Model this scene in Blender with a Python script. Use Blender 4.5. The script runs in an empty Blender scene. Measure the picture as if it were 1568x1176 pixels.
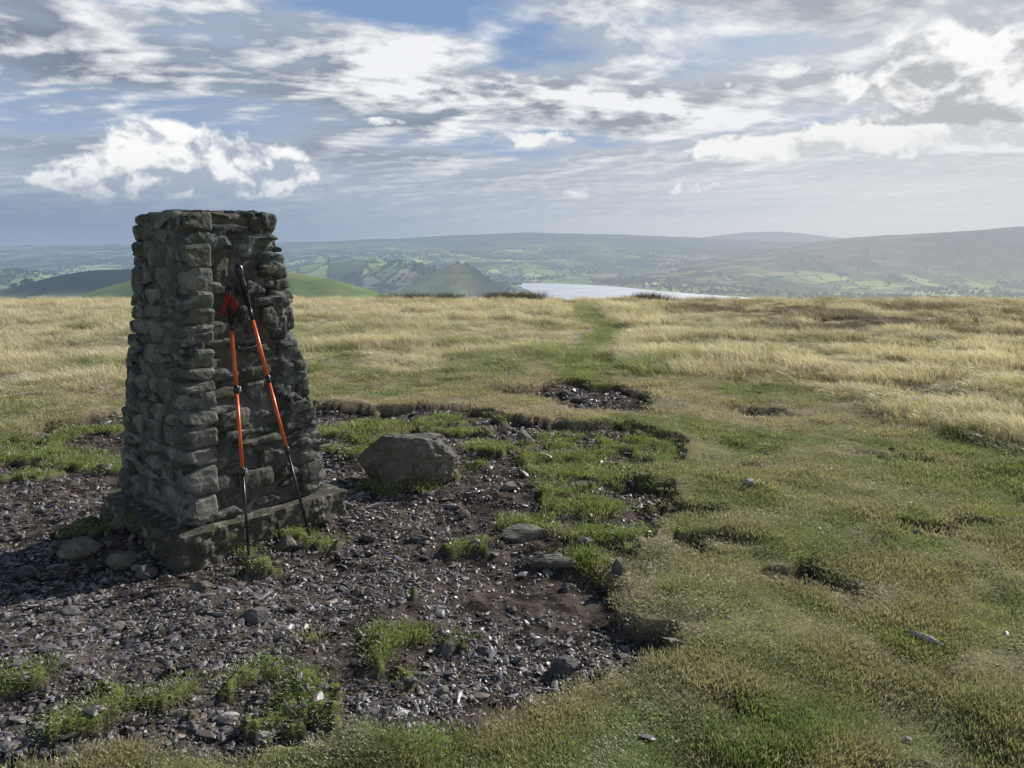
import bpy, math, random
import numpy as np
from mathutils import Vector, Matrix, noise as mnoise
random.seed(7); rng=np.random.default_rng(7)
scene=bpy.context.scene
ROOT=scene.collection

# ------------------------------------------------------------------ numpy noise
def vn(x,y,seed=0):
    ix=np.floor(x).astype(np.int64); iy=np.floor(y).astype(np.int64)
    fx=x-ix; fy=y-iy
    fx=fx*fx*fx*(fx*(fx*6-15)+10); fy=fy*fy*fy*(fy*(fy*6-15)+10)
    def h(a,b):
        n=(a*374761393+b*668265263+seed*974711)&0x7fffffff
        n=((n^(n>>13))*1274126177)&0x7fffffff
        n=n^(n>>16)
        return (n&0xffffff)/float(0xffffff)
    return (h(ix,iy)*(1-fx)+h(ix+1,iy)*fx)*(1-fy)+(h(ix,iy+1)*(1-fx)+h(ix+1,iy+1)*fx)*fy
def fbm(x,y,seed=0,o=4,g=.5,bil=False):
    s=0;a=1;t=0
    for i in range(o):
        v=vn(x,y,seed+i)
        if bil: v=1-np.abs(2*v-1)
        s=s+a*v; t+=a; a*=g
        x,y=(x*1.6-y*1.2+5.3),(x*1.2+y*1.6-3.7)
    return s/t
def sst(a,b,x):
    t=np.clip((x-a)/(b-a),0,1); return t*t*(3-2*t)

# ------------------------------------------------------------------ site survey (metres, viewer stands at x=0 y=0)
BARE=[(-4.5,4.95),(-4.23,6.15),(-3.8,7.3),(-3.05,7.7),(-2.0,7.85),(-1.2,7.45),(-.43,7.7),(.1,6.85),(.95,6.65),(1.45,6.3),
(1.37,5.65),(.98,5.35),(.93,4.75),(.855,4.12),(.585,3.67),(.47,3.4),(.47,3.11),(.69,2.92),(.54,2.65),(.18,2.48),(-.36,2.33),
(-.81,2.22),(-1.29,2.12),(-1.75,1.9),(-2.6,1.8),(-4.5,3.3),(-6,4.2)]
BARE2=[(.2,8.2),(.5,9.2),(.8,9.4),(1.2,8.8),(1.6,7.9),(1.4,7.25),(1.05,7.1),(.5,7.5)]
SOIL=[(1.55,3.44,.22),(2.5,7.3,.25),(2.43,4.12,.24),(.96,2.34,.14),(1.59,2.78,.14),(1.17,3.98,.2),(1.85,5.4,.14),(2.1,2.5,.1),(1.25,2.05,.12),(1.0,4.5,.2),(2.9,5.6,.15)]
GREEN=[(-1.35,2.5,.19,.08),(-1.53,2.44,.08,.06),(-1.24,2.58,.1,.06),(-.79,2.67,.1,.08),(-.78,2.48,.14,.06),(-.49,2.86,.08,.07),
(-.4,3.42,.08,.05),(-.8,2.97,.06,.05),(-1.0,2.7,.09,.05),(-1.78,2.6,.13,.07),(-.25,2.92,.06,.05),(-1.12,4.10,.16,.12),(-1.33,3.84,.12,.1),
(-.16,3.98,.15,.12),(-.78,5.02,.2,.12),(-3.5,5.25,.22,.15),(-3.2,5.65,.35,.2),(.46,3.75,.16,.13),(-1.2,5.9,.3,.2),(-1.5,6.6,.45,.25),
(.43,5.65,.36,.22),(-.88,6.85,.4,.22),(-.12,5.9,.22,.15),(-1.09,2.56,.07,.05),(-3.6,5.85,.3,.2),(.48,4.69,.24,.17),(.06,4.4,.14,.1),
(.33,4.3,.18,.13),(.59,4.2,.22,.17),(-1.2,6.85,.35,.2),(-2.45,4.3,.12,.2),(-1.46,3.66,.08,.06),(-.5,6.6,.28,.2),(.63,3.95,.2,.15),
(-.4,5.4,.15,.12),(.43,5.1,.2,.13),(.9,6.1,.26,.18),(.4,6.3,.28,.13),(-2.5,6.9,.4,.2)]
PATH=[(.85,8.6),(1.0,10),(1.35,12.2),(1.9,16.1),(2.15,20.7),(2.6,30),(3,45)]
YB=([-12,-6,-4.1,-2.6,-.6,.1,.75,1.5,3.3,3.55,3.9,6,12],[7.5,7.8,8.3,10,8.9,9.8,10.5,9.2,8.2,6.8,5.4,4.7,4.5])
PC=np.array([-1.733,4.44])
def polysd(P,x,y):
    d=np.full(x.shape,1e9); ins=np.zeros(x.shape,bool); n=len(P)
    for i in range(n):
        ax,ay=P[i]; bx,by=P[(i+1)%n]
        ex,ey=bx-ax,by-ay
        t=np.clip(((x-ax)*ex+(y-ay)*ey)/(ex*ex+ey*ey),0,1)
        d=np.minimum(d,np.hypot(x-ax-t*ex,y-ay-t*ey))
        c=((ay>y)!=(by>y))
        with np.errstate(divide='ignore',invalid='ignore'):
            xi=ax+(y-ay)*ex/(ey if ey!=0 else 1e-9)
        ins^=(c&(x<xi))
    return np.where(ins,d,-d)
def masks(x,y):
    x=np.asarray(x,float); y=np.asarray(y,float)
    bd=np.full(x.shape,-5.0); gr=np.zeros(x.shape)
    m=(np.abs(x)<8)&(y>0)&(y<12)
    if m.any():
        X=x[m];Y=y[m]
        wx=X+(fbm(X*3,Y*3,3)-.5)*.45+(fbm(X*12,Y*12,5,2)-.5)*.14; wy=Y+(fbm(X*3,Y*3,8)-.5)*.45+(fbm(X*12,Y*12,9,2)-.5)*.14
        b=polysd(BARE,wx,wy); b=np.maximum(b,polysd(BARE2,wx,wy))
        for (cx,cy,r) in SOIL:
            b=np.maximum(b,np.minimum(.03,(r-np.hypot((wx-cx),(wy-cy)*1.5)-(fbm(X*8,Y*8,14,3)-.5)*.35)*.5))
        g=np.zeros(X.shape)
        for (cx,cy,rx,ry) in GREEN:
            q=np.hypot((wx-cx)/rx,(wy-cy)/ry); g=np.maximum(g,1.25-q)
        g=np.clip(g+(fbm(X*9,Y*9,21,3)-.5)*2.6-.12,0,1)*(g>0.02)
        g=np.maximum(g, sst(.62,.70,fbm(X*2.6,Y*2.6,31,4))*sst(4.8,5.8,Y)*(1-sst(7.0,7.4,Y))*sst(.02,.1,b)*.9)
        bd[m]=b; gr[m]=sst(.15,.45,g)
    yb=np.interp(x,YB[0],YB[1])+(fbm(x*.8,y*.8,41)-.5)*2.2
    lg=sst(-.3,.9,y-yb)
    lg=np.where(y<4,0,lg)
    px=np.interp(y,[p[1] for p in PATH],[p[0] for p in PATH])+(fbm(y*.5,y*0,77)-.5)*.5
    w=.17+.010*y
    pa=(1-sst(w*.6,w*1.7,np.abs(x-px)+(fbm(x*2,y*.8,78)-.5)*.4))*sst(7.5,9,y)*(1-sst(19,30,y)*.7)
    lg=lg*(1-pa*.95)
    return bd,gr,pa,lg
def far_h(x,y):
    ys=np.maximum(y,1.0); A=np.clip(x/ys,-1.6,1.6)
    Hr=np.interp(A,[-1.6,-.66,-.3,-.15,-.08,.04,.1,.18,.27,.35,1.6],[-230,-185,-110,-70,-12,22,18,-20,-70,-100,-120])
    z=-300+(Hr+300)*sst(0,1,np.clip((y-4700)/6300,0,1))**.9*(1-sst(11500,15000,y))
    g=np.interp(A,[-1.6,.12,.25,.35,.44,.67,1,1.6],[0,0,90,180,262,368,430,430])
    z=np.maximum(z,-300+g*sst(4200,6300,y)*(1-sst(7500,9500,y)))
    z=np.maximum(z,-300+355*np.exp(-((A-.33)/.12)**2)*sst(15000,18000,y))
    def hill(cx,cy,am,sx,sy,sx2=None):
        s=np.where(x>cx,sx2 or sx,sx)
        return am*np.exp(-((x-cx)/s)**2*.8-((y-cy)/sy)**2)
    roll=(fbm(x/900,y/900,51,5)-.5)*70*sst(900,2500,y)*sst(300,1500,np.abs(y-4200)+np.where(A>-.02,0,2000))
    z=z+hill(-230,3600,168,240,380,150)+hill(-820,4300,165,560,300)+hill(-600,1650,236,520,380)+hill(-1250,2500,208,520,420,330)
    z=z+hill(-2600,3900,120,500,600)+hill(-1500,6500,80,900,500)
    return z+roll
def height(x,y,m=None):
    x=np.asarray(x,float); y=np.asarray(y,float)
    near=-.00114*np.maximum(y,0)**2-.0006*np.minimum(y,0)**2-.0004*np.maximum(np.abs(x)-30,0)**2
    near=near+np.clip(x-2.5,0,30)*.012*np.exp(-((y-7)/6)**2)
    z=np.where(np.hypot(x,y)<150,near,np.maximum(near,far_h(x,y)))
    bd,gr,pa,lg=m if m is not None else masks(x,y)
    r=np.hypot(x,y); f=1-sst(40,80,r)
    z=z+f*((fbm(x*.45,y*.45,61,3)-.5)*.12+(fbm(x*2.2,y*2.2,63,4)-.5)*.12+lg*(fbm(x*1.3,y*1.3,66,3)-.5)*.16)
    hollow=sst(-.012,.035,bd)
    z=z-hollow*.08+hollow*gr*.045+hollow*(fbm(x*14,y*14,71,3)-.5)*.03-hollow*(1-sst(.04,.22,bd))*.02
    z=z+.06*np.exp(-((x-PC[0])**2+(y-PC[1])**2)/.75)
    z=z-.12*np.exp(-((x-.80)/.2)**2-((y-5.12)/.10)**2)-.12*np.exp(-((x+.02)/.28)**2-((y-8.4)/.15)**2)
    z=z-pa*.05
    return z
def colour(x,y,m):
    bd,gr,pa,lg=m
    def L(a,b,t): return a+(b-a)*t[:,None]
    n1=fbm(x*.7,y*.7,81,4); n2=fbm(x*3.1,y*3.1,83,4); n3=fbm(x*.25,y*.25,85,3); n4=fbm(x*1.5,y*1.5,87,4); n5=fbm(x*6,y*6,89,3)
    green=np.array([.29,.345,.14]); ol=np.array([.40,.405,.21]); tan=np.array([.67,.60,.43]); brown=np.array([.17,.13,.095]); bright=np.array([.30,.38,.105])
    c=np.tile(green,(len(x),1))
    c=L(c,ol,sst(.42,.58,n2*.5+n4*.5))
    c=L(c,tan*.82,sst(.53,.66,n2*.4+n5*.3+n1*.3)*.75)
    c=L(c,np.array([.21,.29,.085]),(1-sst(1.9,3.3,y))*sst(.38,.56,n4)*.75)
    c=L(c,np.array([.38,.39,.14]),sst(.56,.64,n5)*.5)
    c=L(c,np.array([.45,.385,.26]),(1-sst(.0,.3,-bd))*.6*sst(.37,.55,n2+.05))
    c=L(c,np.array([.58,.50,.35]),sst(6.0,6.8,y)*(1-sst(8.4,9.8,y))*sst(.38,.56,n1)*.8)
    t=L(np.tile(tan,(len(x),1)),np.array([.54,.50,.32]),sst(.48,.64,n1))
    t=L(t,np.array([.78,.72,.57]),sst(.50,.64,n2)*.75)
    t=L(t,np.array([.33,.38,.16]),sst(.56,.68,n3*.5+n1*.5)*(1-sst(11,18,y))*.8)
    band=sst(4.2,6.5,x+(n1-.5)*3)*sst(12,15,y+(n2-.5)*2)*(1-sst(24,30,y)*.6)*sst(.36,.48,n1*.5+n4*.5)
    t=L(t,brown,band*.85)
    c=L(c,t,lg)
    c=L(c,np.array([.32,.37,.135]),pa*.75)
    hol=sst(0,.06,bd)
    c=L(c,bright*.92,hol*gr)
    return c

# ------------------------------------------------------------------ node helpers
class S:
    def __init__(s,nt,k): s.nt=nt; s.k=k
    def _m(s,op,*o):
        n=s.nt.nodes.new('ShaderNodeMath'); n.operation=op
        for i,v in enumerate((s,)+o):
            if isinstance(v,S): s.nt.links.new(v.k,n.inputs[i])
            else: n.inputs[i].default_value=v
        return S(s.nt,n.outputs[0])
    def __add__(s,o): return s._m('ADD',o)
    __radd__=__add__
    def __mul__(s,o): return s._m('MULTIPLY',o)
    __rmul__=__mul__
    def __sub__(s,o): return s._m('SUBTRACT',o)
    def __rsub__(s,o): return (s*-1)+o
    def __truediv__(s,o): return s._m('DIVIDE',o)
    def pow(s,o): return s._m('POWER',o)
    def max(s,o): return s._m('MAXIMUM',o)
    def min(s,o): return s._m('MINIMUM',o)
    def exp(s): return s._m('EXPONENT')
    def ss(s,a,b):
        n=s.nt.nodes.new('ShaderNodeMapRange'); n.interpolation_type='SMOOTHSTEP'
        s.nt.links.new(s.k,n.inputs[0]); n.inputs[1].default_value=a; n.inputs[2].default_value=b
        n.inputs[3].default_value=0; n.inputs[4].default_value=1
        return S(s.nt,n.outputs[0])
def mixc(nt,f,a,b,mode='MIX'):
    n=nt.nodes.new('ShaderNodeMix'); n.data_type='RGBA'; n.blend_type=mode; n.clamp_factor=True
    for sock,v in ((n.inputs[0],f),(n.inputs[6],a),(n.inputs[7],b)):
        if isinstance(v,S): nt.links.new(v.k,sock)
        elif isinstance(v,(tuple,list)): sock.default_value=tuple(v)+(1,)*(4-len(v))
        elif isinstance(v,(int,float)): sock.default_value=v
        else: nt.links.new(v,sock)
    return S(nt,n.outputs[2])
def comb(nt,x,y,z):
    n=nt.nodes.new('ShaderNodeCombineXYZ')
    for i,v in enumerate((x,y,z)):
        if isinstance(v,S): nt.links.new(v.k,n.inputs[i])
        else: n.inputs[i].default_value=v
    return S(nt,n.outputs[0])
def noi(nt,vec,scale,detail=3,rough=.55,dist=0.0):
    n=nt.nodes.new('ShaderNodeTexNoise'); n.inputs['Scale'].default_value=scale; n.inputs['Detail'].default_value=detail
    n.inputs['Roughness'].default_value=rough; n.inputs['Distortion'].default_value=dist
    if vec is not None: nt.links.new(vec.k,n.inputs['Vector'])
    return S(nt,n.outputs[0])
def newmat(name):
    m=bpy.data.materials.new(name); m.use_nodes=True; nt=m.node_tree; nt.nodes.clear()
    out=nt.nodes.new('ShaderNodeOutputMaterial'); return m,nt,out
def pos(nt):
    g=nt.nodes.new('ShaderNodeNewGeometry'); return S(nt,g.outputs['Position'])
def sep(nt,v):
    n=nt.nodes.new('ShaderNodeSeparateXYZ'); nt.links.new(v.k,n.inputs[0]); return [S(nt,o) for o in n.outputs]
def bsdf(nt,col,rough=.9,spec=.3,normal=None,metal=0):
    b=nt.nodes.new('ShaderNodeBsdfPrincipled')
    if isinstance(col,S): nt.links.new(col.k,b.inputs['Base Color'])
    else: b.inputs['Base Color'].default_value=tuple(col)+(1,)
    b.inputs['Roughness'].default_value=rough
    b.inputs['Specular IOR Level'].default_value=spec; b.inputs['Metallic'].default_value=metal
    if normal is not None: nt.links.new(normal,b.inputs['Normal'])
    return b
def diff(nt,col,normal=None):
    b=nt.nodes.new('ShaderNodeBsdfDiffuse'); nt.links.new(col.k,b.inputs[0])
    if normal is not None: nt.links.new(normal,b.inputs['Normal'])
    return b
def bump(nt,h,strength=.5,dist=.02):
    n=nt.nodes.new('ShaderNodeBump'); n.inputs['Strength'].default_value=strength; n.inputs['Distance'].default_value=dist
    nt.links.new(h.k,n.inputs['Height']); return n.outputs[0]
def attr(nt,name,inst=False):
    n=nt.nodes.new('ShaderNodeAttribute'); n.attribute_name=name; n.attribute_type='INSTANCER' if inst else 'GEOMETRY'; return n
def painted_haze(nt,shader,out,k=1.0):
    """distance haze painted on: emission colour blended over the surface by world position"""
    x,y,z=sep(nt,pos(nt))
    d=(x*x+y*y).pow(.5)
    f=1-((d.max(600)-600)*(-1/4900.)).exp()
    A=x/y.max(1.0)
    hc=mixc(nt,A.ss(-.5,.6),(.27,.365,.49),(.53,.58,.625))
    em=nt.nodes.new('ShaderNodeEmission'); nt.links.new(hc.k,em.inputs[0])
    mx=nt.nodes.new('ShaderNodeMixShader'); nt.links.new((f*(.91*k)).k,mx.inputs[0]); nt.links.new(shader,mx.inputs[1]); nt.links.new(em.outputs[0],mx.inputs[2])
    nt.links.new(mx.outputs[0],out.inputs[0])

# ------------------------------------------------------------------ materials
def mat_near():
    m,nt,out=newmat('turf_and_soil')
    P=pos(nt)
    base=S(nt,attr(nt,'tint').outputs['Color']); bare=S(nt,attr(nt,'bare').outputs['Fac'])
    n1=noi(nt,P,9,4,.65); n2=noi(nt,P,70,3,.7)
    soil=mixc(nt,n1.ss(.38,.64),(.034,.028,.024),(.125,.103,.086))
    soil=mixc(nt,n2.ss(.55,.72)*.6,soil,(.17,.155,.15))
    veg=mixc(nt,n2.ss(.3,.7),mixc(nt,1.0,base,(.38,.37,.34),'MULTIPLY'),mixc(nt,1.0,base,(.75,.75,.75),'MULTIPLY'))
    c=mixc(nt,bare,veg,soil)
    b=diff(nt,c,bump(nt,n1*.5+n2*.5,.9,.02)); nt.links.new(b.outputs[0],out.inputs[0]); return m
def mat_far():
    m,nt,out=newmat('valley_farmland')
    P=pos(nt); x,y,z=sep(nt,P)
    v=comb(nt,x*.0066,y*.0040,0)
    nz=nt.nodes.new('ShaderNodeVectorMath'); nz.operation='ADD'
    wob=nt.nodes.new('ShaderNodeTexNoise'); wob.inputs['Scale'].default_value=1.2; wob.inputs['Detail'].default_value=1; nt.links.new(v.k,wob.inputs['Vector'])
    nt.links.new(v.k,nz.inputs[0]); nt.links.new(wob.outputs['Color'],nz.inputs[1])
    vo=nt.nodes.new('ShaderNodeTexVoronoi'); vo.inputs['Scale'].default_value=1.0; nt.links.new(nz.outputs[0],vo.inputs['Vector'])
    ve=nt.nodes.new('ShaderNodeTexVoronoi'); ve.feature='DISTANCE_TO_EDGE'; ve.inputs['Scale'].default_value=1.0; nt.links.new(nz.outputs[0],ve.inputs['Vector'])
    cr=nt.nodes.new('ShaderNodeValToRGB'); cr.color_ramp.interpolation='CONSTANT'
    els=cr.color_ramp.elements
    cols=[(0,(.20,.28,.10)),(.2,(.30,.40,.13)),(.38,(.21,.22,.13)),(.52,(.52,.60,.24)),(.66,(.16,.2,.10)),(.8,(.46,.43,.28)),(.9,(.40,.50,.18))]
    els[0].position=0; els[0].color=cols[0][1]+(1,); els[1].position=.2; els[1].color=cols[1][1]+(1,)
    for p,cc in cols[2:]:
        e=els.new(p); e.color=cc+(1,)
    sc=nt.nodes.new('ShaderNodeSeparateColor'); nt.links.new(vo.outputs['Color'],sc.inputs[0]); nt.links.new(sc.outputs[0],cr.inputs[0])
    f=S(nt,cr.outputs[0])
    hedge=1-S(nt,ve.outputs['Distance']).ss(.03,.07)
    f=mixc(nt,hedge*.8,f,(.04,.055,.03))
    wn=noi(nt,P,.0022,5,.6); f=mixc(nt,wn.ss(.55,.59),f,(.04,.055,.034))
    A=x/y.max(1.0)
    moor=(z.ss(-190,-70))*y.ss(3800,5200)
    moor=moor.max(A.ss(.2,.4)*z.ss(-270,-200)*y.ss(3800,4800))
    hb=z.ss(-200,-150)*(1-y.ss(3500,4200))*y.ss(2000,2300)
    mn=noi(nt,P,.004,5,.65)
    mc=mixc(nt,mn.ss(.4,.65),(.09,.088,.065),(.22,.205,.13))
    f=mixc(nt,moor,f,mc)
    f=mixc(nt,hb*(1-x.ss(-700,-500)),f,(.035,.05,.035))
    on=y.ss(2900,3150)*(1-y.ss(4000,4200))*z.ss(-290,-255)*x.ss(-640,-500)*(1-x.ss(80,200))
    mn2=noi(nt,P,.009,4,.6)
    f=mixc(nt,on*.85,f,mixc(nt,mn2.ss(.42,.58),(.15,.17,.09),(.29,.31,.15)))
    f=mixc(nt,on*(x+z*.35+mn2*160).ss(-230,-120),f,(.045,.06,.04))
    f=mixc(nt,(1-y.ss(1900,2200)),f,mixc(nt,mn.ss(.4,.6),(.22,.31,.10),(.40,.48,.19)))
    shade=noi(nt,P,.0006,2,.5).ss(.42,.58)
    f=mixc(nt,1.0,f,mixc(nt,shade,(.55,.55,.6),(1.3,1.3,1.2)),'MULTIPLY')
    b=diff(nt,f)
    painted_haze(nt,b.outputs[0],out); return m
def mat_grass(name):
    m,nt,out=newmat(name)
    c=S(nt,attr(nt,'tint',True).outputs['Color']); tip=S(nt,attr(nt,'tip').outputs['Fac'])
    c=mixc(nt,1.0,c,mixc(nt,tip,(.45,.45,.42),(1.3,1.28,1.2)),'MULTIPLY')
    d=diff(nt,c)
    t=nt.nodes.new('ShaderNodeBsdfTranslucent'); nt.links.new(mixc(nt,1.0,c,(1.1,1.1,.88),'MULTIPLY').k,t.inputs[0])
    mx=nt.nodes.new('ShaderNodeMixShader'); mx.inputs[0].default_value=.45
    nt.links.new(d.outputs[0],mx.inputs[1]); nt.links.new(t.outputs[0],mx.inputs[2])
    gl=nt.nodes.new('ShaderNodeBsdfGlossy'); gl.inputs['Roughness'].default_value=.5; gl.inputs[0].default_value=(.9,.95,.85,1)
    m2=nt.nodes.new('ShaderNodeMixShader'); m2.inputs[0].default_value=.08
    nt.links.new(mx.outputs[0],m2.inputs[1]); nt.links.new(gl.outputs[0],m2.inputs[2]); nt.links.new(m2.outputs[0],out.inputs[0]); return m
def mat_gravel():
    m,nt,out=newmat('slate_gravel')
    c=S(nt,attr(nt,'tint',True).outputs['Color']); P=pos(nt); n=noi(nt,P,90,2,.7)
    c=mixc(nt,n.ss(.3,.7),mixc(nt,1.0,c,(.6,.58,.56),'MULTIPLY'),c)
    b=bsdf(nt,c,.45,.55); nt.links.new(b.outputs[0],out.inputs[0]); return m
def mat_rock(name,c1,c2,c3,lich=.35,sc=1.0,rough=.8,attrn=None,moss=(.13,.135,.05)):
    m,nt,out=newmat(name); P=pos(nt)
    n1=noi(nt,P,7*sc,5,.65); n2=noi(nt,P,38*sc,5,.7)
    c=mixc(nt,n1.ss(.35,.65),c1,c2)
    c=mixc(nt,n2.ss(.45,.7)*.6,c,c3)
    if attrn:
        a=attr(nt,attrn); c=mixc(nt,1.0,c,S(nt,a.outputs['Color']),'MULTIPLY')
    l=noi(nt,P,13*sc,4,.65,.3)
    c=mixc(nt,l.ss(.56,.62)*lich,c,(.28,.28,.23))
    c=mixc(nt,(1-l).ss(.54,.62)*lich*.9,c,moss)
    b=bsdf(nt,c,rough,.35,bump(nt,n1*.4+n2*.6,.9,.012)); nt.links.new(b.outputs[0],out.inputs[0]); return m
def mat_plain(name,col,rough=.4,spec=.5,metal=0,var=.2,scale=60):
    m,nt,out=newmat(name); P=pos(nt); n=noi(nt,P,scale,2,.6)
    c=mixc(nt,n,tuple(v*(1-var) for v in col),tuple(min(1,v*(1+var)) for v in col))
    b=bsdf(nt,c,rough,spec,bump(nt,n,.15,.002),metal); nt.links.new(b.outputs[0],out.inputs[0]); return m
M_near=mat_near(); M_far=mat_far(); M_grass=mat_grass('grass_blades'); M_gravel=mat_gravel()
M_stone=mat_rock('drystone_slate',(.047,.053,.055),(.10,.106,.103),(.155,.158,.145),.6,1.0,.8,'tint',(.095,.10,.042))
M_mortar=mat_rock('lime_mortar',(.05,.05,.048),(.10,.098,.09),(.15,.145,.13),.3)
M_conc=mat_rock('weathered_concrete',(.045,.042,.034),(.10,.093,.074),(.155,.145,.115),.8,1.0,.9,None,(.075,.095,.03))
M_boul=mat_rock('boulder_stone',(.09,.086,.07),(.18,.17,.14),(.27,.25,.21),.5)
M_rockd=mat_rock('dark_slate_rock',(.07,.066,.068),(.14,.13,.135),(.2,.19,.19),.2)
M_rockl=mat_rock('pale_quartz_rock',(.3,.28,.26),(.48,.46,.43),(.6,.58,.55),.1)
M_orange=mat_plain('orange_anodised_shaft',(.70,.15,.04),.35,.5,.15,.08)
M_black=mat_plain('black_shaft',(.018,.018,.02),.35,.5,0,.2)
M_foam=mat_plain('black_foam_grip',(.022,.022,.024),.85,.2,0,.4)
M_red=mat_plain('red_webbing',(.25,.035,.03),.8,.2,0,.3)
M_lock=mat_plain('grey_lock_lever',(.30,.31,.33),.4,.5,.3,.1)

def link(o,parent=None):
    ROOT.objects.link(o)
    if parent: o.parent=parent
    return o
def mesh_np(name,verts,faces,mat,smooth=False):
    me=bpy.data.meshes.new(name); me.from_pydata([tuple(v) for v in verts],[],[tuple(f) for f in faces]); me.update()
    if mat: me.materials.append(mat)
    if smooth: me.polygons.foreach_set('use_smooth',[True]*len(me.polygons))
    return bpy.data.objects.new(name,me)
def mesh_quads(name,V,Q,smooth=True):
    me=bpy.data.meshes.new(name); me.vertices.add(len(V)); me.vertices.foreach_set('co',np.asarray(V,np.float32).ravel())
    me.loops.add(Q.size); me.loops.foreach_set('vertex_index',Q.astype(np.int32).ravel())
    me.polygons.add(len(Q)); me.polygons.foreach_set('loop_start',(np.arange(len(Q))*4).astype(np.int32))
    me.polygons.foreach_set('use_smooth',np.full(len(Q),smooth)); me.update(calc_edges=True)
    return me

# ------------------------------------------------------------------ terrain sheet (one mesh to the horizon)
LAKE=[(24,4850),(180,4900),(330,4820),(590,4600),(775,4250),(960,3980),(1150,3760),(1500,3300),(1600,2900),(300,2800),(170,3300),(150,3700),(110,4100),(60,4500)]
def build_ground():
    a_d=np.arange(-50,50,.17); a_o=np.arange(50,310,4.0); ang=np.radians(np.concatenate([a_d,a_o])); na=len(ang)
    r=[.02,.4,.7,.95,1.15]
    while r[-1]<40: r.append(r[-1]*1.0068)
    while r[-1]<26000: r.append(r[-1]*1.0145)
    r=np.array(r); nr=len(r)
    X=(r[:,None]*np.sin(ang)[None,:]).ravel(); Y=(r[:,None]*np.cos(ang)[None,:]-.3).ravel()
    m=masks(X,Y); Z=height(X,Y,m)
    lb=polysd(LAKE,X,Y); Z=np.where((lb>-150)&(Y>2500),Z+( -301-Z)*sst(-150,0,lb),Z)
    n=len(X); V=np.c_[X,Y,Z]
    i=np.arange(nr-1)[:,None]*na; j=np.arange(na)[None,:]; j2=(j+1)%na
    Q=np.stack([i+j,i+j2,i+na+j2,i+na+j],-1).reshape(-1,4)
    me=mesh_quads('ground_terrain',V,Q)
    C=np.ones((n,4),np.float32); C[:,:3]=colour(X,Y,m)
    at=me.attributes.new('tint','FLOAT_COLOR','POINT'); at.data.foreach_set('color',C.ravel())
    B=(sst(-.01,.03,m[0])*(1-m[1]*.8)).astype(np.float32)
    at=me.attributes.new('bare','FLOAT','POINT'); at.data.foreach_set('value',B)
    me.materials.append(M_near); me.materials.append(M_far)
    mi=np.repeat((r[:-1]>300).astype(np.int32),na); me.polygons.foreach_set('material_index',mi)
    if me.polygons[60000].normal.z<0: me.flip_normals()
    return link(bpy.data.objects.new('ground_terrain',me))
build_ground()
def build_lake():
    pts=LAKE; out=[]
    for i in range(len(pts)):
        p0,p1,p2,p3=[Vector(pts[(i+k)%len(pts)]) for k in (-1,0,1,2)]
        for t in np.linspace(0,1,10,endpoint=False):
            q=.5*((2*p1)+(p2-p0)*t+(2*p0-5*p1+4*p2-p3)*t*t+(3*p1-p0-3*p2+p3)*t**3)
            out.append((q.x+random.uniform(-6,6),q.y+random.uniform(-12,12),-299.0))
    o=mesh_np('lake',out,[list(range(len(out)))[::-1]],None)
    if o.data.polygons[0].normal.z<0: o.data.flip_normals()
    m,nt,out_=newmat('lake_water'); P=pos(nt); x,y,z=sep(nt,P)
    n=noi(nt,comb(nt,x*.004,y*.012,0),1,3,.6)
    c=mixc(nt,n.ss(.4,.6),(.80,.85,.90),(.95,.97,.98))
    b=bsdf(nt,c,.45,1.0,None,.85); painted_haze(nt,b.outputs[0],out_,.3); o.data.materials.append(m); link(o)
build_lake()

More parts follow.
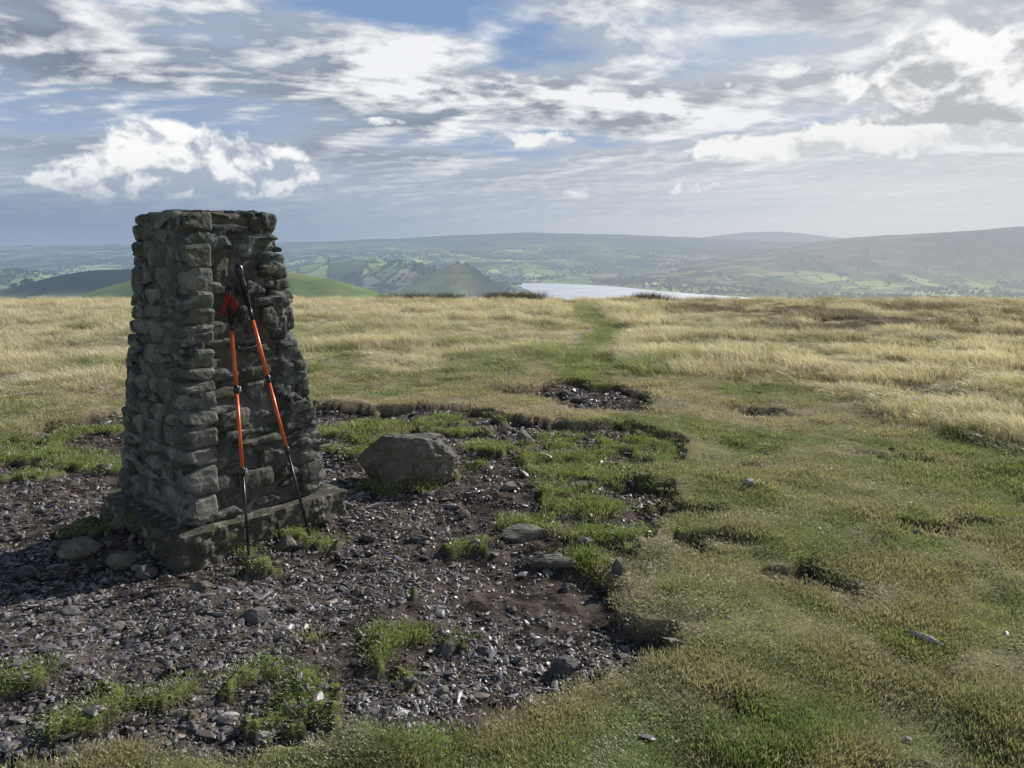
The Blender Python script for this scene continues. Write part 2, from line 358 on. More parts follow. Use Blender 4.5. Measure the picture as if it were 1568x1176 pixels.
# ------------------------------------------------------------------ sky: cloud band all round the horizon (above it the clear Nishita sky)
def build_sky():
    azd=np.radians(np.concatenate([np.arange(-46,46,.06),np.arange(46,314,1.5)])); na=len(azd)
    el=np.radians(np.concatenate([np.arange(-4,-.3,.6),np.arange(-.3,17.5,.06),np.arange(17.5,26.1,.4)])); ne=len(el)
    AZ,EL=np.meshgrid(azd,el); AZ=AZ.ravel(); EL=EL.ravel(); R=42000.
    V=np.c_[R*np.sin(AZ)*np.cos(EL),R*np.cos(AZ)*np.cos(EL),R*np.sin(EL)]
    az=np.where(AZ>math.pi,AZ-2*math.pi,AZ); E=np.tan(EL); Ec=np.maximum(E,0)
    def g(ca,ce,wa,we,am=1.0,k=0.0):
        u=(az-ca)/wa; v=(E-ce-k*(az-ca))/we; return np.exp(-(u*u+v*v))*am
    def mix(a,b,t):
        t=np.clip(t,0,1)[:,None]; return a+(np.asarray(b)-a)*t
    den=Ec+.085; qx=np.sin(az)/den; qy=np.cos(az)/den
    wxx=(fbm(qx*.4,qy*.4,301,4)-.5)*1.8; wyy=(fbm(qx*.4,qy*.4,305,4)-.5)*1.8
    a0=math.radians(57)
    def streak(dx,dy):
        X=qx+dx+wxx*.6; Y=qy+dy+wyy*.6
        al=X*math.sin(a0)+Y*math.cos(a0); ac=X*math.cos(a0)-Y*math.sin(a0)
        return fbm(al*.26,ac*.95,311,8,.56)
    def puffs(dx,dy):
        X=qx+dx+wxx*.4; Y=qy+dy+wyy*.4
        return fbm(X*1.15,Y*1.15,331,9,.58)
    sxy=(math.sin(.83)*.12,math.cos(.83)*.12)
    s0=streak(0,0); s1=streak(*sxy); p0=puffs(0,0); p1=puffs(sxy[0],sxy[1])
    gap=g(-.15,.258,.14,.032)+g(.01,.207,.06,.012,.6)+g(.30,.212,.13,.026,1.2)+g(.19,.252,.10,.026,.9)+g(.365,.135,.10,.010,.8)+g(-.46,.255,.06,.01,.8)+g(-.36,.222,.08,.010,.5)
    bright=g(-.40,.268,.22,.026,.9)+g(-.13,.213,.12,.026,1.1)+g(.07,.245,.12,.028,1.2)+g(-.15,.172,.34,.018,1.,-.03)+g(.22,.145,.34,.010,1.2,-.16)+g(.36,.10,.22,.018,.8)+g(.15,.19,.12,.02,.6)
    darkc=g(-.5,.18,.14,.035,1.)+g(-.1,.135,.3,.02,.4)
    cov=s0*.5+p0*.5-gap*.15+bright*.05+darkc*.05+.110+g(-.02,.26,.08,.03,.05)
    mask=sst(.42,.58,cov)
    calm=sst(.03,.15,Ec)
    lit=((s0-s1)*5.2+(p0-p1)*6.0)*(.35+.65*calm)
    warm=sst(-.4,.65,az)
    grey=mix(mix(np.tile([.36,.425,.53],(len(az),1)),[.53,.57,.62],warm),[.28,.335,.44],darkc)
    grey=grey*(1-.36*sst(.50,.70,cov)*calm)[:,None]*1.08
    wm=np.clip(.13+lit*1.0+bright*sst(.40,.60,p0*.6+s0*.4)*1.0,0,1)
    cloud=mix(grey,[.92,.93,.94],wm)
    blue=mix(np.tile([.42,.51,.64],(len(az),1)),[.22,.34,.57],sst(.0,.24,Ec))
    col=mix(blue,cloud,mask*.95)
    col=mix(col,[.68,.72,.79],sst(.40,.60,s0*.8+p0*.2)*.55*(1-mask))
    def cfield(da,de):
        X=(az+da)*26; Y=(E+de)*36
        wx=fbm(X*.6,Y*.6,401,3)-.5; wy=fbm(X*.6,Y*.6,405,3)-.5
        return fbm(X*.6+wx*1.2,Y*.6+wy*1.2,411,9,.56)*.6+fbm(X*1.1+wx,Y*1.1+wy,421,7,.55,True)*.4
    f0=cfield(0,0); f1=cfield(.014,.024)
    def cum(col,mm,ss,dark,brt,thr=.5,amp=1.9,soft=.32,kk=3.6,base=.55):
        d=mm+(f0-.5)*amp; m=sst(thr,thr+soft,d)**.8*sst(.03,.3,mm)
        l=base+(f0-f1)*kk+ss
        return mix(col,mix(np.tile(dark,(len(az),1)),brt,sst(-.1,1.0,l)),m)
    up=lambda ce,we:np.clip((E-ce)/we,-1,1)
    c2=g(.60,.155,.15,.05,1.3)+g(.49,.195,.07,.028,.95)+g(.44,.165,.06,.02,.8)+g(.52,.12,.16,.02,.7)
    col=cum(col,c2,up(.165,.045)*.48,[.40,.42,.455],[1.0,1.0,.99],base=.45)
    c2b=g(.42,.112,.14,.013,1.0)+g(.33,.098,.10,.010,.9)+g(.55,.10,.14,.016,.8)
    col=cum(col,c2b,up(.105,.02)*.3+.1,[.57,.59,.62],[.95,.95,.94],.55,2.3)
    c1=g(-.415,.108,.045,.024,1.2)+g(-.375,.086,.085,.028,1.55)+g(-.30,.076,.07,.022,1.35)+g(-.50,.070,.07,.014,.9)+g(-.40,.056,.14,.018,.9)
    col=cum(col,c1,up(.082,.032)*.45,[.42,.48,.58],[1.0,1.0,.99],.55,1.7,.34,4.4,.56)
    c3=g(.05,.113,.05,.012,1.)+g(.005,.122,.03,.008,.8)+g(.245,.060,.045,.006,1.)+g(.22,.052,.04,.004,.8)+g(-.07,.052,.03,.003,.7)+g(-.62,.07,.06,.006,.9)+g(-.16,.135,.03,.008,.6)+g(.34,.19,.06,.008,.7)+g(.25,.176,.04,.007,.7)+g(.08,.05,.03,.008,.5)
    col=cum(col,c3,.12,[.52,.57,.64],[.93,.93,.93],.60,2.3)
    hb=fbm(az*3,E*40,501,4)
    hs=sst(-.05,.5,az)*np.exp(-Ec/.13)*.8; col=mix(col,[.79,.81,.83],hs*(.6+.6*hb))
    hc=mix(np.tile([.30,.39,.52],(len(az),1)),[.67,.70,.73],sst(-.45,.5,az))
    col=mix(col,hc,np.exp(-(Ec/.045)**1.3)*.93)
    col=mix(col,[.23,.31,.44],g(-.55,.026,.33,.024,.75)*(.6+.8*hb))
    col=mix(col,[.42,.49,.59],g(-.02,.035,.28,.014,.35))
    i=np.arange(ne-1)[:,None]*na; j=np.arange(na)[None,:]; j2=(j+1)%na
    Q=np.stack([i+j,i+na+j,i+na+j2,i+j2],-1).reshape(-1,4)
    me=mesh_quads('sky',V,Q); C=np.ones((len(az),4),np.float32); C[:,:3]=np.clip(col,0,1.2)
    at=me.attributes.new('sky_colour','FLOAT_COLOR','POINT'); at.data.foreach_set('color',C.ravel())
    m,nt,out=newmat('cloud_layer'); em=nt.nodes.new('ShaderNodeEmission'); nt.links.new(attr(nt,'sky_colour').outputs['Color'],em.inputs[0]); nt.links.new(em.outputs[0],out.inputs[0])
    try: m.cycles.emission_sampling='NONE'
    except Exception as ex: pass
    me.materials.append(m); link(bpy.data.objects.new('sky',me))
build_sky()

# ------------------------------------------------------------------ instancing
def instancer(name,P,rot,scl,idx,tint,variants,mat):
    col=bpy.data.collections.new(name+'_variants')
    for o in variants: col.objects.link(o)
    me=bpy.data.meshes.new(name); n=len(P); me.vertices.add(n); me.vertices.foreach_set('co',np.asarray(P,np.float32).ravel())
    a=me.attributes.new('rot','FLOAT_VECTOR','POINT'); a.data.foreach_set('vector',np.asarray(rot,np.float32).ravel())
    a=me.attributes.new('scl','FLOAT_VECTOR','POINT'); a.data.foreach_set('vector',np.asarray(scl,np.float32).ravel())
    a=me.attributes.new('idx','INT','POINT'); a.data.foreach_set('value',np.asarray(idx,np.int32))
    T=np.ones((n,4),np.float32); T[:,:3]=tint
    a=me.attributes.new('tint','FLOAT_COLOR','POINT'); a.data.foreach_set('color',T.ravel())
    me.materials.append(mat)
    o=link(bpy.data.objects.new(name,me))
    ng=bpy.data.node_groups.new(name+'_scatter','GeometryNodeTree')
    ng.interface.new_socket('Geometry',in_out='INPUT',socket_type='NodeSocketGeometry'); ng.interface.new_socket('Geometry',in_out='OUTPUT',socket_type='NodeSocketGeometry')
    N=ng.nodes; gi=N.new('NodeGroupInput'); go=N.new('NodeGroupOutput'); ci=N.new('GeometryNodeCollectionInfo'); ci.inputs[0].default_value=col
    ci.inputs['Separate Children'].default_value=True; ci.inputs['Reset Children'].default_value=True
    ip=N.new('GeometryNodeInstanceOnPoints'); ip.inputs['Pick Instance'].default_value=True
    def na(nm,ty):
        k=N.new('GeometryNodeInputNamedAttribute'); k.data_type=ty; k.inputs[0].default_value=nm; return k.outputs[0]
    e=N.new('FunctionNodeEulerToRotation'); ng.links.new(na('rot','FLOAT_VECTOR'),e.inputs[0])
    ng.links.new(gi.outputs[0],ip.inputs['Points']); ng.links.new(ci.outputs[0],ip.inputs['Instance'])
    ng.links.new(na('idx','INT'),ip.inputs['Instance Index']); ng.links.new(e.outputs[0],ip.inputs['Rotation']); ng.links.new(na('scl','FLOAT_VECTOR'),ip.inputs['Scale'])
    ng.links.new(ip.outputs[0],go.inputs[0])
    md=o.modifiers.new('scatter','NODES'); md.node_group=ng
    return o
def tuft(name,nb,hmin,hmax,rad,w,lean,bend,wind=(0,0),seg=2):
    V=[];F=[];T=[]
    for _ in range(nb):
        a=random.uniform(0,6.283); r=rad*math.sqrt(random.random()); bx,by=r*math.cos(a),r*math.sin(a)
        h=random.uniform(hmin,hmax); d=a+random.uniform(-1,1); l=random.uniform(.2,1)*lean*h
        dx,dy=math.cos(d)*l+wind[0]*h,math.sin(d)*l+wind[1]*h
        sa=random.uniform(0,6.283); sx,sy=math.cos(sa)*w*.5,math.sin(sa)*w*.5
        i=len(V)
        for k in range(seg):
            t=k/seg; c=t**(1+bend); ww=1-.5*t
            V.append((bx+dx*c-sx*ww,by+dy*c-sy*ww,h*t*(1-.25*bend*t*t))); V.append((bx+dx*c+sx*ww,by+dy*c+sy*ww,h*t*(1-.25*bend*t*t))); T+= [t,t]
        V.append((bx+dx,by+dy,h*(1-.3*bend))); T.append(1)
        for k in range(seg-1): F.append((i+2*k,i+2*k+1,i+2*k+3,i+2*k+2))
        F.append((i+2*seg-2,i+2*seg-1,i+2*seg))
    o=mesh_np(name,V,F,M_grass)
    at=o.data.attributes.new('tip','FLOAT','POINT'); at.data.foreach_set('value',T); return o
def sample(n,r0,r1,half=40):
    r=np.exp(rng.uniform(math.log(r0),math.log(r1),n)); a=np.radians(rng.uniform(-half,half,n))
    return r*np.sin(a),r*np.cos(a)-.2,r
def near_pillar(x,y): 
    dx=x-PC[0];dy=y-PC[1]; u=dx*.66+dy*.75; v=dx*-.75+dy*.66
    return (np.abs(u)<.52)&(np.abs(v)<.52)
def build_turf():
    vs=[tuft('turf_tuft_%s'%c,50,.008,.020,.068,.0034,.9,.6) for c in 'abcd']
    x,y,r=sample(46000,1.7,13); m=masks(x,y); bd,gr,pa,lg=m
    hol=sst(-.01,.03,bd)
    keep=(rng.random(len(x))<np.where(hol>.5,gr*1.1,1)*(1-lg*.7))&~near_pillar(x,y)
    worn=sst(.56,.68,fbm(x*2.6,y*2.6,91,4)); keep&=rng.random(len(x))>worn*.7
    x,y,r=x[keep],y[keep],r[keep]; m=tuple(q[keep] for q in m)
    z=height(x,y,m); c=colour(x,y,m)*rng.uniform(.7,1.3,(len(x),1))
    dead=rng.random(len(x))<.17; c[dead]=np.array([.57,.51,.36])*rng.uniform(.7,1.1,(dead.sum(),1))
    s=rng.uniform(.7,1.25,len(x))*(.75+.12*r); hgt=s*(.4+.9*sst(.35,.7,fbm(x*3,y*3,95)))
    instancer('short_grass',np.c_[x,y,z-.003],np.c_[rng.normal(0,.1,len(x)),rng.normal(0,.1,len(x)),rng.uniform(0,6.28,len(x))],np.c_[s,s,hgt],rng.integers(0,4,len(x)),c,vs,M_grass)
build_turf()
def build_long():
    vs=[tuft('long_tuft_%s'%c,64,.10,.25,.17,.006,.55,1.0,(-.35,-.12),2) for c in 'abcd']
    x,y,r=sample(28000,4.5,44,40); m=masks(x,y); lg=m[3]
    keep=rng.random(len(x))<lg*(.55+.6*fbm(x*.9,y*.9,97)); x,y,r=x[keep],y[keep],r[keep]; m=tuple(q[keep] for q in m)
    z=height(x,y,m); c=colour(x,y,m)*rng.uniform(.68,1.28,(len(x),1))
    s=rng.uniform(.7,1.3,len(x))*(.8+.016*r); h=s*(.35+1.0*sst(.3,.7,fbm(x*.9,y*.9,99)))*(.35+.65*m[3])*.85
    instancer('moor_grass',np.c_[x,y,z-.01],np.c_[rng.normal(0,.08,len(x)),rng.normal(0,.08,len(x)),rng.uniform(-.5,.5,len(x))],np.c_[s,s,h],rng.integers(0,4,len(x)),c,vs,M_grass)
    vs=[tuft('rush_tuft_%s'%c,40,.35,.6,.12,.009,.35,.3) for c in 'ab']
    X=[];Y=[]
    for cx,cy,wx,n in [(0.1,35,1.2,150),(-4.2,36,1.6,110),(6.4,36,.9,70),(-3,35,.8,30)]:
        X+=list(rng.normal(cx,wx*.6,n)); Y+=list(rng.normal(cy,.8,n))
    x=np.array(X);y=np.array(Y); z=height(x,y); n=len(x); s=rng.uniform(.7,1.1,n)
    c=np.tile([.08,.075,.045],(n,1))*rng.uniform(.6,1.3,(n,1))
    instancer('rushes',np.c_[x,y,z-.02],np.c_[np.zeros(n),np.zeros(n),rng.uniform(0,6,n)],np.c_[s,s,s*.95],rng.integers(0,2,n),c,vs,M_grass)
build_long()

import bmesh
def chip(name,i,flat):
    bpy_me=bpy.data.meshes.new(name)
    bm=bmesh.new(); bmesh.ops.create_icosphere(bm,subdivisions=2,radius=1)
    rs=random.Random(i)
    for v in bm.verts:
        p=v.co.copy(); v.co=p*(1+.35*mnoise.noise(p*1.1+Vector((i*7.1,0,0))))
    for k in range(8):
        n=Vector((rs.uniform(-1,1),rs.uniform(-1,1),rs.uniform(-.6,1))).normalized(); off=rs.uniform(.4,.7)
        for v in bm.verts:
            e=v.co.dot(n)-off
            if e>0: v.co-=n*e
    yy=rs.uniform(.6,.9)
    for v in bm.verts: v.co.z*=flat; v.co.y*=yy
    bm.to_mesh(bpy_me); bm.free(); bpy_me.materials.append(M_gravel); return bpy.data.objects.new(name,bpy_me)
def build_gravel():
    vs=[chip('slate_chip_%s'%c,k,[.25,.35,.3,.45,.22,.5,.4,.3][k]) for k,c in enumerate('abcdefgh')]
    x,y,r=sample(150000,1.7,9.8); m=masks(x,y); bd,gr,pa,lg=m
    dens=.38+.95*sst(.36,.55,fbm(x*1.7,y*1.7,101,4))
    dens*=1-.85*np.exp(-((x-.2)/.42)**2-((y-3.3)/.4)**2)
    dens*=1-.55*sst(.25,.0,bd)
    keep=(bd>.0)&(rng.random(len(x))<dens*(1-gr*.85))&~near_pillar(x,y)
    keep|=(bd<=0)&(rng.random(len(x))<.004)&(lg<.2)&(y<8)
    x,y,r=x[keep],y[keep],r[keep]; m=tuple(q[keep] for q in m); n=len(x)
    z=height(x,y,m)
    s=.0058*np.exp(rng.normal(.2,.55,n))*(.6+.13*r); s=np.clip(s,.003,.04)
    big=rng.random(n)<.03; s[big]*=1.7
    asp=rng.uniform(.8,1.7,n)
    g=rng.uniform(.08,.26,n); c=np.c_[g*1.02,g*.97,g*1.01]; br=rng.random(n)<.25; c[br]*=np.array([1.06,.92,.8]); lt=rng.random(n)<.07; c[lt]*=1.8
    instancer('gravel',np.c_[x,y,z+s*.15],np.c_[rng.normal(0,.3,n),rng.normal(0,.3,n),rng.uniform(0,6.28,n)],np.c_[s*asp,s,s],rng.integers(0,8,n),np.clip(c,0,.5),vs,M_gravel)
build_gravel()

# ------------------------------------------------------------------ rocks
def rock(name,x,y,w,d,h,mat,seed,rz=0,tilt=0,cuts=10,sink=.25,sub=4,smooth=False):
    bm=bmesh.new(); bmesh.ops.create_icosphere(bm,subdivisions=sub,radius=1); rs=random.Random(seed); off=Vector((seed*3.7,seed*1.3,0))
    for v in bm.verts: v.co*=1+.25*mnoise.noise(v.co*.9+off)
    for k in range(cuts):
        n=Vector((rs.uniform(-1,1),rs.uniform(-1,1),rs.uniform(-.2,1))).normalized(); o_=rs.uniform(.6,.85)
        for v in bm.verts:
            e=v.co.dot(n)-o_
            if e>0: v.co-=n*e*.95
    for v in bm.verts:
        p=v.co; v.co=p*(1+.09*mnoise.fractal(p*2.2+off,.6,2.1,5)+.03*mnoise.noise(p*11+off))
        v.co=Vector((v.co.x*w/2,v.co.y*d/2,v.co.z*h*.62))
    me=bpy.data.meshes.new(name); bm.to_mesh(me); bm.free(); me.materials.append(mat)
    me.polygons.foreach_set('use_smooth',[smooth]*len(me.polygons))
    o=link(bpy.data.objects.new(name,me)); z=float(height(np.array([x]),np.array([y]))[0])
    o.location=(x,y,z+h*(.5-sink)); o.rotation_euler=(tilt,0,rz); return o
rock('boulder',-.75,5.25,.76,.5,.40,M_boul,11,-.2,0,8,.2,5)
RK=[(.06,4.15,.32,.17,.07,'l',.1),(.2,3.84,.3,.13,.06,'b',-.1),(.21,2.82,.13,.09,.07,'d',.2),(-.85,2.36,.085,.06,.04,'l',.1),(.53,3.62,.11,.07,.14,'d',.9),
(.88,4.33,.19,.13,.11,'b',.3),(.09,6.2,.16,.12,.15,'b',.5),(-1.13,3.14,.14,.1,.06,'d',0),(-1.52,3.49,.14,.1,.05,'b',.3),(1.57,4.85,.1,.07,.05,'l',.2),
(1.7,2.91,.15,.045,.03,'l',-.9),(-2.33,3.88,.24,.16,.1,'b',.4),(-1.0,2.43,.08,.06,.03,'l',.2),(-.68,2.3,.08,.05,.03,'l',0),(.41,4.05,.13,.1,.06,'d',.4),
(-.54,4.2,.13,.08,.05,'d',.1),(-.02,5.0,.12,.09,.07,'b',.2),(.28,3.6,.1,.06,.05,'b',.7),(.39,2.85,.06,.05,.03,'b',.7),(-.12,2.94,.07,.05,.04,'d',.1),
(-.52,3.02,.11,.06,.03,'d',.4),(-.26,2.6,.07,.05,.04,'b',.9),(-1.17,2.42,.08,.05,.03,'b',.6),(-.83,4.18,.1,.08,.05,'d',.3),(-2.5,3.67,.13,.1,.06,'d',.3),
(1.3,2.26,.04,.03,.02,'l',.3),(-3.0,5.4,.17,.12,.08,'b',.2),(-.3,4.6,.1,.07,.05,'d',1.2),(.0,3.3,.05,.04,.03,'d',.2),(-2.0,3.2,.12,.09,.04,'d',.2),(-1.7,3.05,.1,.07,.04,'b',1.0),
(.75,8.2,.2,.14,.08,'d',.1),(1.0,7.9,.16,.12,.07,'d',.5),(.95,6.3,.1,.07,.05,'b',0),
(-2.05,3.78,.16,.12,.09,'b',.5),(-2.25,4.22,.2,.14,.12,'b',1.1),(-1.24,3.98,.13,.1,.07,'b',.2),(-1.85,3.62,.12,.1,.06,'d',.7),
(.7,7.8,.14,.1,.06,'d',.3),(1.2,8.2,.18,.1,.06,'b',.8),(.6,8.5,.15,.12,.06,'d',.1)]
for i,(x,y,w,d,h,k,rz) in enumerate(RK):
    rock('rock',x,y,w,d,h,{'l':M_boul if w>.2 else M_rockl,'b':M_boul,'d':M_rockd}[k],20+i,rz,random.uniform(-.15,.15),12,.2 if h<.12 else .12,4 if w>.12 else 3)

# ------------------------------------------------------------------ stone trig pillar
E1=Vector((.66,.75,0)).normalized(); E2=Vector((-E1.y,E1.x,0))
PZ=-.05; ZB=PZ+.14; ZT=1.71
def halfw(z): 
    t=(z-ZB)/(ZT-ZB); return .44+(.27-.44)*t
pil=bpy.data.objects.new('stone_trig_pillar',None); link(pil)
def stone_verts(cx,sz,seed,axes,V,F,T,tint,rough=1.0,pw=9):
    nx,ny,nz=[max(3,min(9,int(s/.024)+2)) for s in sz]
    idx={}
    def vert(i,j,k):
        key=(i,j,k)
        if key in idx: return idx[key]
        p=Vector((2*i/nx-1,2*j/ny-1,2*k/nz-1))
        L=(abs(p.x)**pw+abs(p.y)**pw+abs(p.z)**pw)**(1/pw); q=p/L
        q=Vector((q.x*(1+sk[0]*q.z+sk[3]*q.y),q.y,q.z*(1+sk[1]*q.x+sk[2]*q.y)))
        loc=Vector((q.x*sz[0]/2,q.y*sz[1]/2,q.z*sz[2]/2))
        loc+=mnoise.noise_vector(loc*9+off)*.012*rough+mnoise.noise_vector(loc*32+off)*.007*rough
        for (n,o_) in cuts:
            e=q.dot(n)-o_
            if e>0: loc-=Vector((n.x*sz[0]/2,n.y*sz[1]/2*.5,n.z*sz[2]/2))*e
        idx[key]=len(V); V.append(cx+axes[0]*loc.x+axes[1]*loc.y+axes[2]*loc.z); T.append(tint); return idx[key]
    rs=random.Random(seed); off=Vector((seed*1.7,seed*.9,seed*.3))
    sk=[rs.uniform(-.12,.12),rs.uniform(-.2,.2),rs.uniform(-.08,.08),rs.uniform(-.06,.06)]
    cuts=[]
    for _ in range(4):
        n=Vector((rs.uniform(-1,1),rs.uniform(.3,1),rs.uniform(-1,1))).normalized(); cuts.append((n,rs.uniform(.85,1.2)))
    for j in range(ny):
        for k in range(nz):
            F.append((vert(0,j,k),vert(0,j,k+1),vert(0,j+1,k+1),vert(0,j+1,k))); F.append((vert(nx,j,k),vert(nx,j+1,k),vert(nx,j+1,k+1),vert(nx,j,k+1)))
    for i in range(nx):
        for k in range(nz):
            F.append((vert(i,0,k),vert(i+1,0,k),vert(i+1,0,k+1),vert(i,0,k+1))); F.append((vert(i,ny,k),vert(i,ny,k+1),vert(i+1,ny,k+1),vert(i+1,ny,k)))
        for j in range(ny):
            F.append((vert(i,j,0),vert(i,j+1,0),vert(i+1,j+1,0),vert(i+1,j,0))); F.append((vert(i,j,nz),vert(i+1,j,nz),vert(i+1,j+1,nz),vert(i,j+1,nz)))
def build_pillar():
    V=[];F=[];T=[]; up=Vector((0,0,1)); c0=Vector((PC[0],PC[1],0)); sid=0
    faces=[(-E2,E1,'right'),(-E1,E2,'left'),(E2,E1,'backl'),(E1,E2,'backr')]
    for fi,(nrm,tan,fn) in enumerate(faces):
        rs=random.Random(140+fi); z=ZB; ci=0
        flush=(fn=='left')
        while z<ZT-.02:
            h=rs.choice([.06,.08,.10,.12,.14,.16]) if not flush else rs.choice([.07,.09,.11,.13,.15])
            if ZT-(z+h)<.05: h=ZT-z
            hw=halfw(z+h/2); x=-hw-.012; xe=hw+.012; first=True
            while x<xe-.01:
                w=rs.uniform(.12,.34) if h<.1 else rs.uniform(.12,.28)
                if first: w=.30 if (ci+fi)%2 else .14; w*=rs.uniform(.85,1.15)
                if xe-(x+w)<.09: w=xe-x
                first=False
                parts=[(z,h)]
                if h>.09 and rs.random()<.42:
                    q=rs.uniform(.3,.7); parts=[(z,h*q),(z+h*q,h*(1-q))]
                for (pz,ph) in parts:
                    pr=rs.uniform(-.005,.006) if flush else rs.uniform(-.022,.018)
                    if (not flush) and rs.random()<.14: pr+=.02
                    dep=.17; ctr=c0+nrm*(halfw(pz+ph/2)-dep/2+pr+.006)+tan*(x+w/2)+up*(pz+ph/2+rs.uniform(-.006,.006))
                    roll=rs.uniform(-.10,.10); ax=(tan*math.cos(roll)+up*math.sin(roll)); az=(up*math.cos(roll)-tan*math.sin(roll))
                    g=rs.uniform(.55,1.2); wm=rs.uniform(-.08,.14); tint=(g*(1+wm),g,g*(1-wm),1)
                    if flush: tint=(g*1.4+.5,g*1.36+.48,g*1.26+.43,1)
                    sid+=1
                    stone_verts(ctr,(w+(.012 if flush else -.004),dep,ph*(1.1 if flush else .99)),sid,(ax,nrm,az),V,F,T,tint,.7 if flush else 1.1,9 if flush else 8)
                x+=w
            z+=h; ci+=1
    rs=random.Random(5)
    for k in range(18):
        a,b=rs.uniform(-.21,.21),rs.uniform(-.21,.21); r=rs.uniform(0,6)
        ax=E1*math.cos(r)+E2*math.sin(r); ay=E2*math.cos(r)-E1*math.sin(r); sid+=1; g=rs.uniform(.8,1.2)
        stone_verts(c0+E1*a+E2*b+up*(ZT-.002),(rs.uniform(.1,.2),rs.uniform(.08,.16),rs.uniform(.03,.04)),sid,(ax,ay,up),V,F,T,(g,g,g,1))
    o=mesh_np('wall_stones',V,F,M_stone); bm=bmesh.new(); bm.from_mesh(o.data); bmesh.ops.recalc_face_normals(bm,faces=bm.faces); bm.to_mesh(o.data); bm.free()
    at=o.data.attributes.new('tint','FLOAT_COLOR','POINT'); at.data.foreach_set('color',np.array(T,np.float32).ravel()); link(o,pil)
    def block(name,z0,z1,w0,w1,mat,amp,n=26,nz=40,topamp=.5,fine=.6,smooth=False,zs=1.0):
        V=[];F=[];ring=[]
        for k in range(nz+1):
            t=k/nz; z=z0+(z1-z0)*t; w=w0+(w1-w0)*t; row=[]
            for s in range(4*n):
                side,i=divmod(s,n); u=-1+2*i/n
                p={0:(u,-1),1:(1,u),2:(-u,1),3:(-1,-u)}[side]
                L=(abs(p[0])**14+abs(p[1])**14)**(1/14)
                q=c0+E1*(p[0]/L*w)+E2*(p[1]/L*w)+up*z
                nv=mnoise.noise_vector(q*4)*amp+mnoise.noise_vector(q*14)*amp*fine+mnoise.noise_vector(q*35)*amp*.5*fine
                nv.z*=zs
                q=q+nv
                row.append(len(V)); V.append(q)
            ring.append(row)
        m=4*n
        for k in range(nz):
            for s in range(m): F.append((ring[k][s],ring[k][(s+1)%m],ring[k+1][(s+1)%m],ring[k+1][s]))
        prev=ring[-1]
        for g in range(1,9):
            f=1-g/8; row=[]
            for s in range(m):
                b=V[ring[-1][s]]; q=Vector((c0.x+(b.x-c0.x)*f,c0.y+(b.y-c0.y)*f,z1)); q.z+=mnoise.noise(q*9)*amp*topamp*1.4; row.append(len(V)); V.append(q)
            for s in range(m): F.append((prev[s],prev[(s+1)%m],row[(s+1)%m],row[s]))
            prev=row
        o=mesh_np(name,V,F,mat,smooth); link(o,pil); return o
    block('mortar_core',ZB-.02,ZT-.01,.44-.016,.27-.016,M_mortar,.010)
    block('concrete_plinth',PZ-.12,ZB-.015,.56,.535,M_conc,.04,60,18,.3,.6,False,.45)
build_pillar()

# ------------------------------------------------------------------ trekking poles
def tube(name,p0,p1,r0,r1,mat,parent,seg=16,rings=1,prof=None):
    p0=Vector(p0);p1=Vector(p1); d=(p1-p0).normalized(); a=d.orthogonal().normalized(); b=d.cross(a); V=[];F=[]
    prof=prof or [(0,r0),(1,r1)]
    for t,r in prof:
        c=p0.lerp(p1,t)
        for s in range(seg):
            q=6.28318*s/seg; V.append(c+a*math.cos(q)*r+b*math.sin(q)*r)
    for k in range(len(prof)-1):
        for s in range(seg): F.append((k*seg+s,k*seg+(s+1)%seg,(k+1)*seg+(s+1)%seg,(k+1)*seg+s))
    F.append(tuple(range(seg))[::-1]); F.append(tuple((len(prof)-1)*seg+s for s in range(seg)))
    o=mesh_np(name,V,F,mat,True); link(o,parent)
    return o
def ribbon(name,pts,w,mat,parent,side):
    V=[];F=[]; side=Vector(side).normalized()
    for i,p in enumerate(pts):
        p=Vector(p); t=(Vector(pts[min(i+1,len(pts)-1)])-Vector(pts[max(i-1,0)])).normalized(); n=t.cross(side).normalized()*.0015
        V+= [p-side*w/2-n,p+side*w/2-n,p+side*w/2+n,p-side*w/2+n]
    for i in range(len(pts)-1):
        for k in range(4): F.append((4*i+k,4*i+(k+1)%4,4*i+4+(k+1)%4,4*i+4+k))
    link(mesh_np(name,V,F,mat,False),parent)
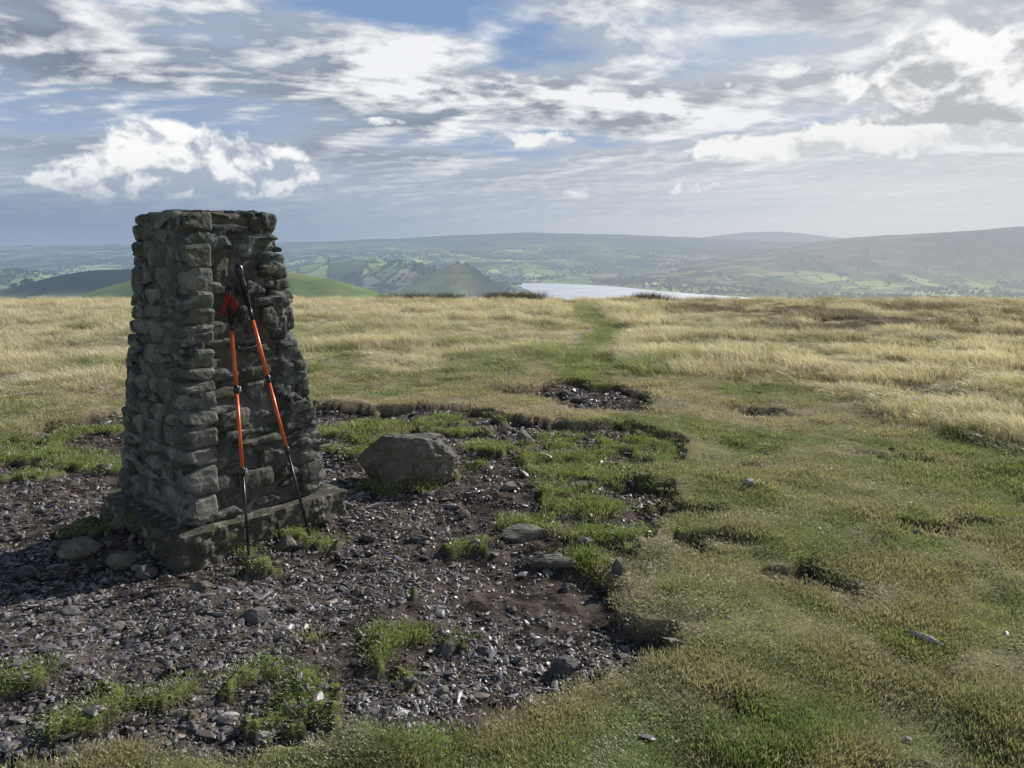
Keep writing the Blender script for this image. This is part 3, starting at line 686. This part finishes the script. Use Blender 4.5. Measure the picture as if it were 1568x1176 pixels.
def pole(tip,top,f1,f2,f3,f4,flip):
    e=bpy.data.objects.new('trekking_pole',None); link(e); tip=Vector(tip);top=Vector(top); P=lambda f: tip.lerp(top,f); d=(top-tip).normalized()
    side=d.cross(Vector((0,1,0))).normalized()*flip
    tube('steel_tip',P(0),P(.012),.003,.004,M_lock,e)
    tube('tip_ferrule',P(.01),P(.055),.005,.008,M_black,e,prof=[(0,.004),(.2,.006),(.9,.008),(1,.0085)])
    tube('trekking_basket',P(.05),P(.056),.02,.02,M_black,e,prof=[(0,.01),(.1,.018),(.8,.02),(1,.011)])
    tube('lower_shaft',P(.05),P(f1),.007,.007,M_black,e)
    tube('middle_shaft',P(f1),P(f2),.0092,.0092,M_orange,e)
    tube('upper_shaft',P(f2),P(f3),.0108,.0108,M_orange,e)
    tube('upper_shaft_decal',P(f3),P(f4),.0107,.0107,M_black,e)
    for i,f in enumerate((f1,f2)):
        tube('flick_lock_%d'%(i+1),P(f-.012),P(f+.017),.0135,.0135,M_black,e,prof=[(0,.009),(.1,.0135),(.9,.0145),(1,.010)])
        q=P(f)+side*.018; tube('lock_lever_%d'%(i+1),q-d*.016,q+d*.02,.004,.004,M_lock,e,prof=[(0,.003),(.2,.008),(.8,.0065),(1,.003)])
    tube('foam_grip',P(f4),P(.91),.015,.015,M_foam,e,prof=[(0,.012),(.05,.0155),(.3,.0145),(.5,.016),(.7,.0145),(.9,.0165),(1,.0165)])
    tube('grip_head',P(.905),P(1),.016,.02,M_black,e,prof=[(0,.0165),(.25,.015),(.55,.0165),(.75,.022),(.9,.021),(1,.012)])
    c=P(.965); dn=Vector((0,0,-1)); out=Vector((.55,-.8,0)).normalized(); sd=side
    pts=[]
    for t in np.linspace(0,1,17):
        a=t*math.pi*2; pts.append(c+dn*(.06*(1-math.cos(a)))+sd*(.03*math.sin(a)*(.6+.4*t))+out*(.02+.02*math.sin(a*.5)))
    ribbon('wrist_strap',pts,.016,M_black,e,out)
    if flip<0:
        pad=[c+dn*(.0+.10*t)+sd*(.03*math.sin(t*3.0)-.025)+out*(.035+.012*math.sin(t*4)) for t in np.linspace(0,1,9)]
        ribbon('strap_pad',pad,.06,M_red,e,sd+out*.3)
        pad=[c+dn*(-.02+.11*t)+sd*(-.01-.05*t)+out*(.03+.02*math.sin(t*3)) for t in np.linspace(0,1,9)]
        ribbon('strap_loop',pad,.04,M_red,e,sd*.6+out)
    return e
pole((-1.353,3.71,-.04),(-1.515,4.13,1.33),.31,.61,.83,.86,-1)
pole((-1.106,3.976,-.04),(-1.47,4.165,1.445),.325,.585,.80,.85,1)

# ------------------------------------------------------------------ distant trees
def mat_tree():
    m,nt,out=newmat('distant_foliage'); P=pos(nt); n=noi(nt,P,.3,2,.6)
    c=mixc(nt,n,(.03,.045,.02),(.08,.105,.045)); b=diff(nt,c); painted_haze(nt,b.outputs[0],out); return m
M_tree=mat_tree()
def build_trees():
    vs=[]
    for c in 'abc':
        bm=bmesh.new()
        for k in range(5):
            mt=Matrix.Translation((random.uniform(-.45,.45),random.uniform(-.45,.45),random.uniform(.5,1.1)))
            g=bmesh.ops.create_icosphere(bm,subdivisions=2,radius=random.uniform(.35,.6),matrix=mt)
            for v in g['verts']: v.co+=mnoise.noise_vector(v.co*4)*.18
        bmesh.ops.create_cone(bm,segments=6,radius1=.1,radius2=.06,depth=.8,matrix=Matrix.Translation((0,0,.3)))
        me=bpy.data.meshes.new('tree_'+c); bm.to_mesh(me); bm.free(); me.materials.append(M_tree); vs.append(bpy.data.objects.new('distant_tree_'+c,me))
    n=60000; x=rng.uniform(-5200,5200,n); y=rng.uniform(2300,7800,n)
    cl=fbm(x/420,y/420,111,4); lines=np.minimum(np.abs(fbm(x/300,y/300,113,2)-.5),np.abs(fbm(x/260,y/500,115,2)-.5))
    keep=((cl>.60)&(rng.random(n)<.5))|((lines<.006)&(rng.random(n)<.8)); keep&=(np.abs(x/y)<.8)&(polysd(LAKE,x,y)<-20)
    z=height(x,y,(x*0-5,x*0,x*0,x*0)); keep&=(z<-120)
    x,y,z=x[keep],y[keep],z[keep]; n=len(x); s=rng.uniform(5,11,n)
    instancer('distant_woodland',np.c_[x,y,z],np.c_[np.zeros(n),np.zeros(n),rng.uniform(0,6,n)],np.c_[s*1.2,s*1.2,s],rng.integers(0,3,n),np.ones((n,3))*.05,vs,M_tree)
build_trees()

# ------------------------------------------------------------------ sun, sky light
SAZ=math.radians(45); SEL=math.radians(31)
sd=Vector((math.sin(SAZ)*math.cos(SEL),math.cos(SAZ)*math.cos(SEL),math.sin(SEL)))
L=bpy.data.lights.new('sun','SUN'); L.energy=5.0; L.angle=math.radians(.53); L.color=(1,.95,.88)
so=bpy.data.objects.new('sun',L); link(so); so.rotation_euler=(-sd).to_track_quat('-Z','Y').to_euler(); so.location=(20,20,30)
w=bpy.data.worlds.new('World'); scene.world=w; w.use_nodes=True; nt=w.node_tree; nt.nodes.clear()
out=nt.nodes.new('ShaderNodeOutputWorld'); bg=nt.nodes.new('ShaderNodeBackground'); bg.inputs[1].default_value=.075; nt.links.new(bg.outputs[0],out.inputs[0])
sky=nt.nodes.new('ShaderNodeTexSky'); sky.sky_type='NISHITA'; sky.sun_disc=False; sky.sun_elevation=SEL; sky.sun_rotation=SAZ; sky.altitude=450
nt.links.new(sky.outputs[0],bg.inputs[0])

cam=bpy.data.cameras.new('camera'); cam.lens=27; cam.sensor_width=36; cam.clip_start=.05; cam.clip_end=90000
co=bpy.data.objects.new('camera',cam); link(co); co.location=(0,0,1.6); co.rotation_euler=(math.radians(79),0,0); scene.camera=co
scene.view_settings.view_transform='Standard'; scene.view_settings.look='None'; scene.view_settings.exposure=0
